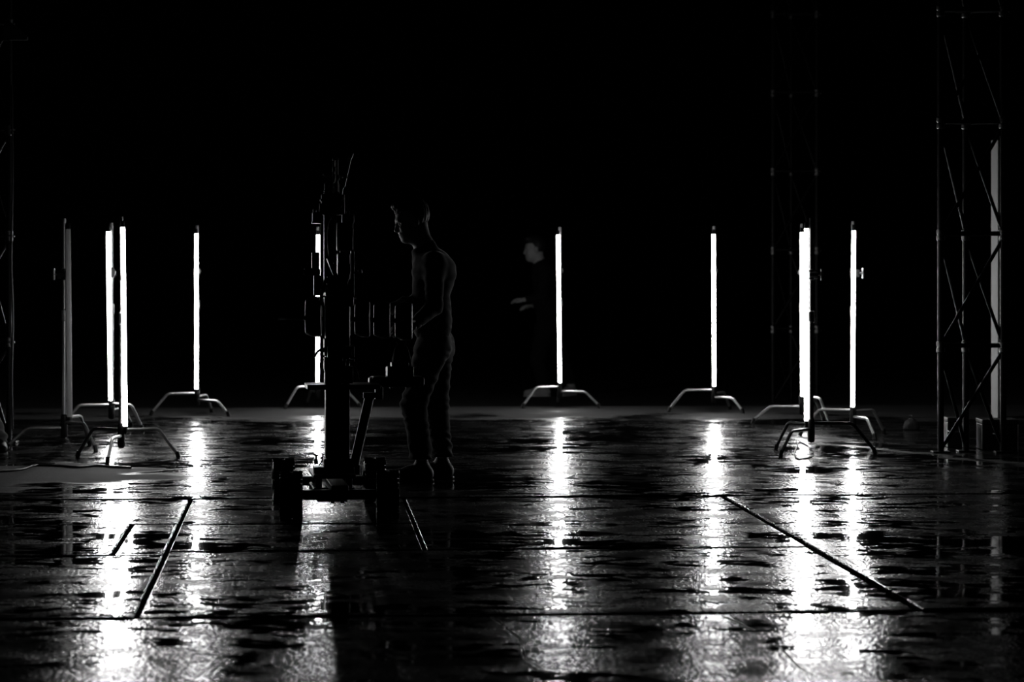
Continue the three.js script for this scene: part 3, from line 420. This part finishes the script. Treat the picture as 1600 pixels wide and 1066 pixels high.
// ------------------------------------------------------------------ triangular truss towers
function tower(label, base, scale, height, lateral, offsets) {
  const o = thing('truss_tower', label, 'truss tower', base, 0, 'triangular truss towers of the hall'), W = lateral, R = 0.022 * scale, bay = 0.772 * scale;
  const C = [V(0, 0, 0), V(W, 0, offsets[1]), V(W * 0.44, 0, offsets[0])], n = Math.ceil(height / bay);
  for (const c of C) { const ch = part('chord', [rod(c.clone().setY(0.012), c.clone().setY(height), R, R, 18)], M.darkSteel, o); part('base_plate', [box(c.x - 0.06, c.x + 0.06, 0.001, 0.013, c.z - 0.06, c.z + 0.06, 0.003)], M.darkSteel, ch); }
  for (let i = 0; i < n; i++) {
    const y0 = -0.031 + i * bay, y1 = y0 + bay * 0.955, yb = Math.max(y0, 0.02);
    const pairs = [[0, 1, true], [2, 1, false], [0, 2, false]];
    for (const [a, b, rise] of pairs) {
      part('horizontal_tube', [rod(C[a].clone().setY(y0 + bay), C[b].clone().setY(y0 + bay), R * 0.72, R * 0.72, 10)], M.darkSteel, o);
      part('diagonal_tube', [rod(C[a].clone().setY(rise ? yb : y1), C[b].clone().setY(rise ? y1 : yb), R * 0.6, R * 0.6, 10)], M.darkSteel, o);
    }
    for (const c of C) part('coupler', [lathe(c.clone().setY(y0 + bay - 0.05), c.clone().setY(y0 + bay + 0.03), [[R, 0], [R * 1.35, 0.08], [R * 1.35, 0.4], [R * 1.1, 0.45], [R * 1.1, 0.55], [R * 1.35, 0.6], [R * 1.35, 0.92], [R, 1]], 16), rod(c.clone().setY(y0 + bay - 0.01).add(V(R, 0, 0)), c.clone().setY(y0 + bay - 0.01).add(V(R * 1.9, 0, 0)), 0.007)], M.galvanised, o);
  }
  return o;
}
M.darkSteel = mat(0x202020, 0.4, 0.7);
tower('dark triangular truss tower standing by the pale post and black cases', floorAt(1470, 708), 1, 3.9, 0.43, [-0.1, 0.0]);
tower('faint truss tower far behind the right pair of glowing tubes', V((1208 - 800) * 27.6 / FOCAL, -0.09, -27.6), 1, 4.4, 0.43, [-0.12, 0]);
{ const b = floorAt(14, 692).add(V(-0.43, 0, 0)), o = tower('dark truss tower at the picture edge beside the unlit tube', b, 1, 3.9, 0.43, [-0.2, 0]);
  const c = V(0.43, 0, 0), y = EYE + (HORIZON - 52) * depthOf(692) / FOCAL;
  const sh = new THREE.Shape(); sh.moveTo(-0.05, -0.05); sh.lineTo(0.12, -0.05); sh.lineTo(0.12, -0.03); sh.lineTo(0.0, 0.075); sh.lineTo(-0.05, 0.075);
  part('corner_bracket', [new THREE.ExtrudeGeometry(sh, { depth: 0.02, bevelEnabled: true, bevelSize: 0.003, bevelThickness: 0.003, bevelSegments: 1 }).translate(c.x + 0.02, y, 0.02)], M.galvanised, o);
  part('cable', [cable([V(0.46, 0.1, 0.02), V(0.455, 0.5, 0.028), V(0.462, 0.9, 0.02), V(0.452, 1.3, 0.028), V(0.46, 1.9, 0.024), V(0.455, 2.6, 0.024)], 0.007, 80)], M.rubber, o); }
// pale post and ballast cases
{
  const b = floorAt(1555, 676), p = thing('upright_post', 'pale upright post lit by the tubes behind the truss tower', 'post', b, -0.7);
  part('timber', [box(-0.03, 0.03, 0.012, 2.25, -0.011, 0.011, 0.003)], M.paleWood, p); part('foot_plate', [box(-0.09, 0.09, 0.001, 0.012, -0.09, 0.09, 0.003)], M.galvanised, p);
  const addCase = (label, x0, x1, top, y, depth) => {
    const f = floorAt((x0 + x1) / 2, y), s = depthOf(y) / FOCAL, w = (x1 - x0) * s / 2, h = (y - top) * s, o = thing('ballast_case', label, 'case', f.clone().add(V(0, 0, -depth / 2)));
    part('body', [box(-w, w, 0.002, h * 0.84, -depth / 2, depth / 2, 0.006)], M.casePanel, o); part('lid', [box(-w - 0.003, w + 0.003, h * 0.85, h, -depth / 2 - 0.003, depth / 2 + 0.003, 0.006)], M.casePanel, o);
    part('handle', [bent([V(-0.05, h * 0.55, depth / 2 - 0.002), V(-0.05, h * 0.55, depth / 2 + 0.03), V(0.05, h * 0.55, depth / 2 + 0.03), V(0.05, h * 0.55, depth / 2 - 0.002)], 0.005, 0.015)], M.steel, o);
    part('edge_strip', [[-w, 1], [w, -1]].map(([x, k]) => box(x - 0.004, x + 0.004, 0.006, h * 0.84, depth / 2 - 0.01, depth / 2 + 0.003, 0.002)), M.steel, o);
  };
  addCase('small black case between the truss tower legs', 1481, 1504, 653, 700, 0.2);
  addCase('wide black case at the foot of the pale post', 1535, 1591, 656, 704, 0.26);
}
// sandbag and cables on the floor
{
  const b = floorAt(1424, 672), o = thing('sandbag', 'small dark sandbag lying between rightmost tube and truss tower', 'sandbag', b, 0.3);
  part('sack', [mesher((x, y, z) => smax(blob(V(0, 0.02, 0), 0.055, 0.07, 0.09)(x, y, z) + 0.006 * n3(x * 25, y * 25, z * 25), 0.002 - y, 0.01), V(-0.12, -0.02, -0.15), V(0.12, 0.14, 0.15), 0.009)], M.bag, o);
  part('strap', [bent([V(0, 0.07, -0.04), V(0, 0.11, -0.03), V(0, 0.11, 0.03), V(0, 0.07, 0.04)], 0.006, 0.02)], M.nylon, o);
  const lay = (label, pts, r) => { const m = lit(new THREE.Mesh(plain(cable(pts.map(([x, y]) => floorAt(x, y).add(V(0, r, 0))), r, 90)), M.rubber)); m.name = numbered('power_cable'); m.userData = { label, category: 'cable', group: 'black cables on the floor' }; scene.add(m); };
  lay('black cable snaking across the floor below the leftmost stands', [[205, 733], [180, 732], [150, 730], [120, 732], [92, 730], [60, 729], [30, 736], [-30, 741]], 0.008);
  lay('thin black cable trailing from the front stand of the right pair', [[1262, 698], [1250, 692], [1245, 700], [1242, 712], [1250, 719], [1268, 716]], 0.006);
}
renderer.render(scene, camera);
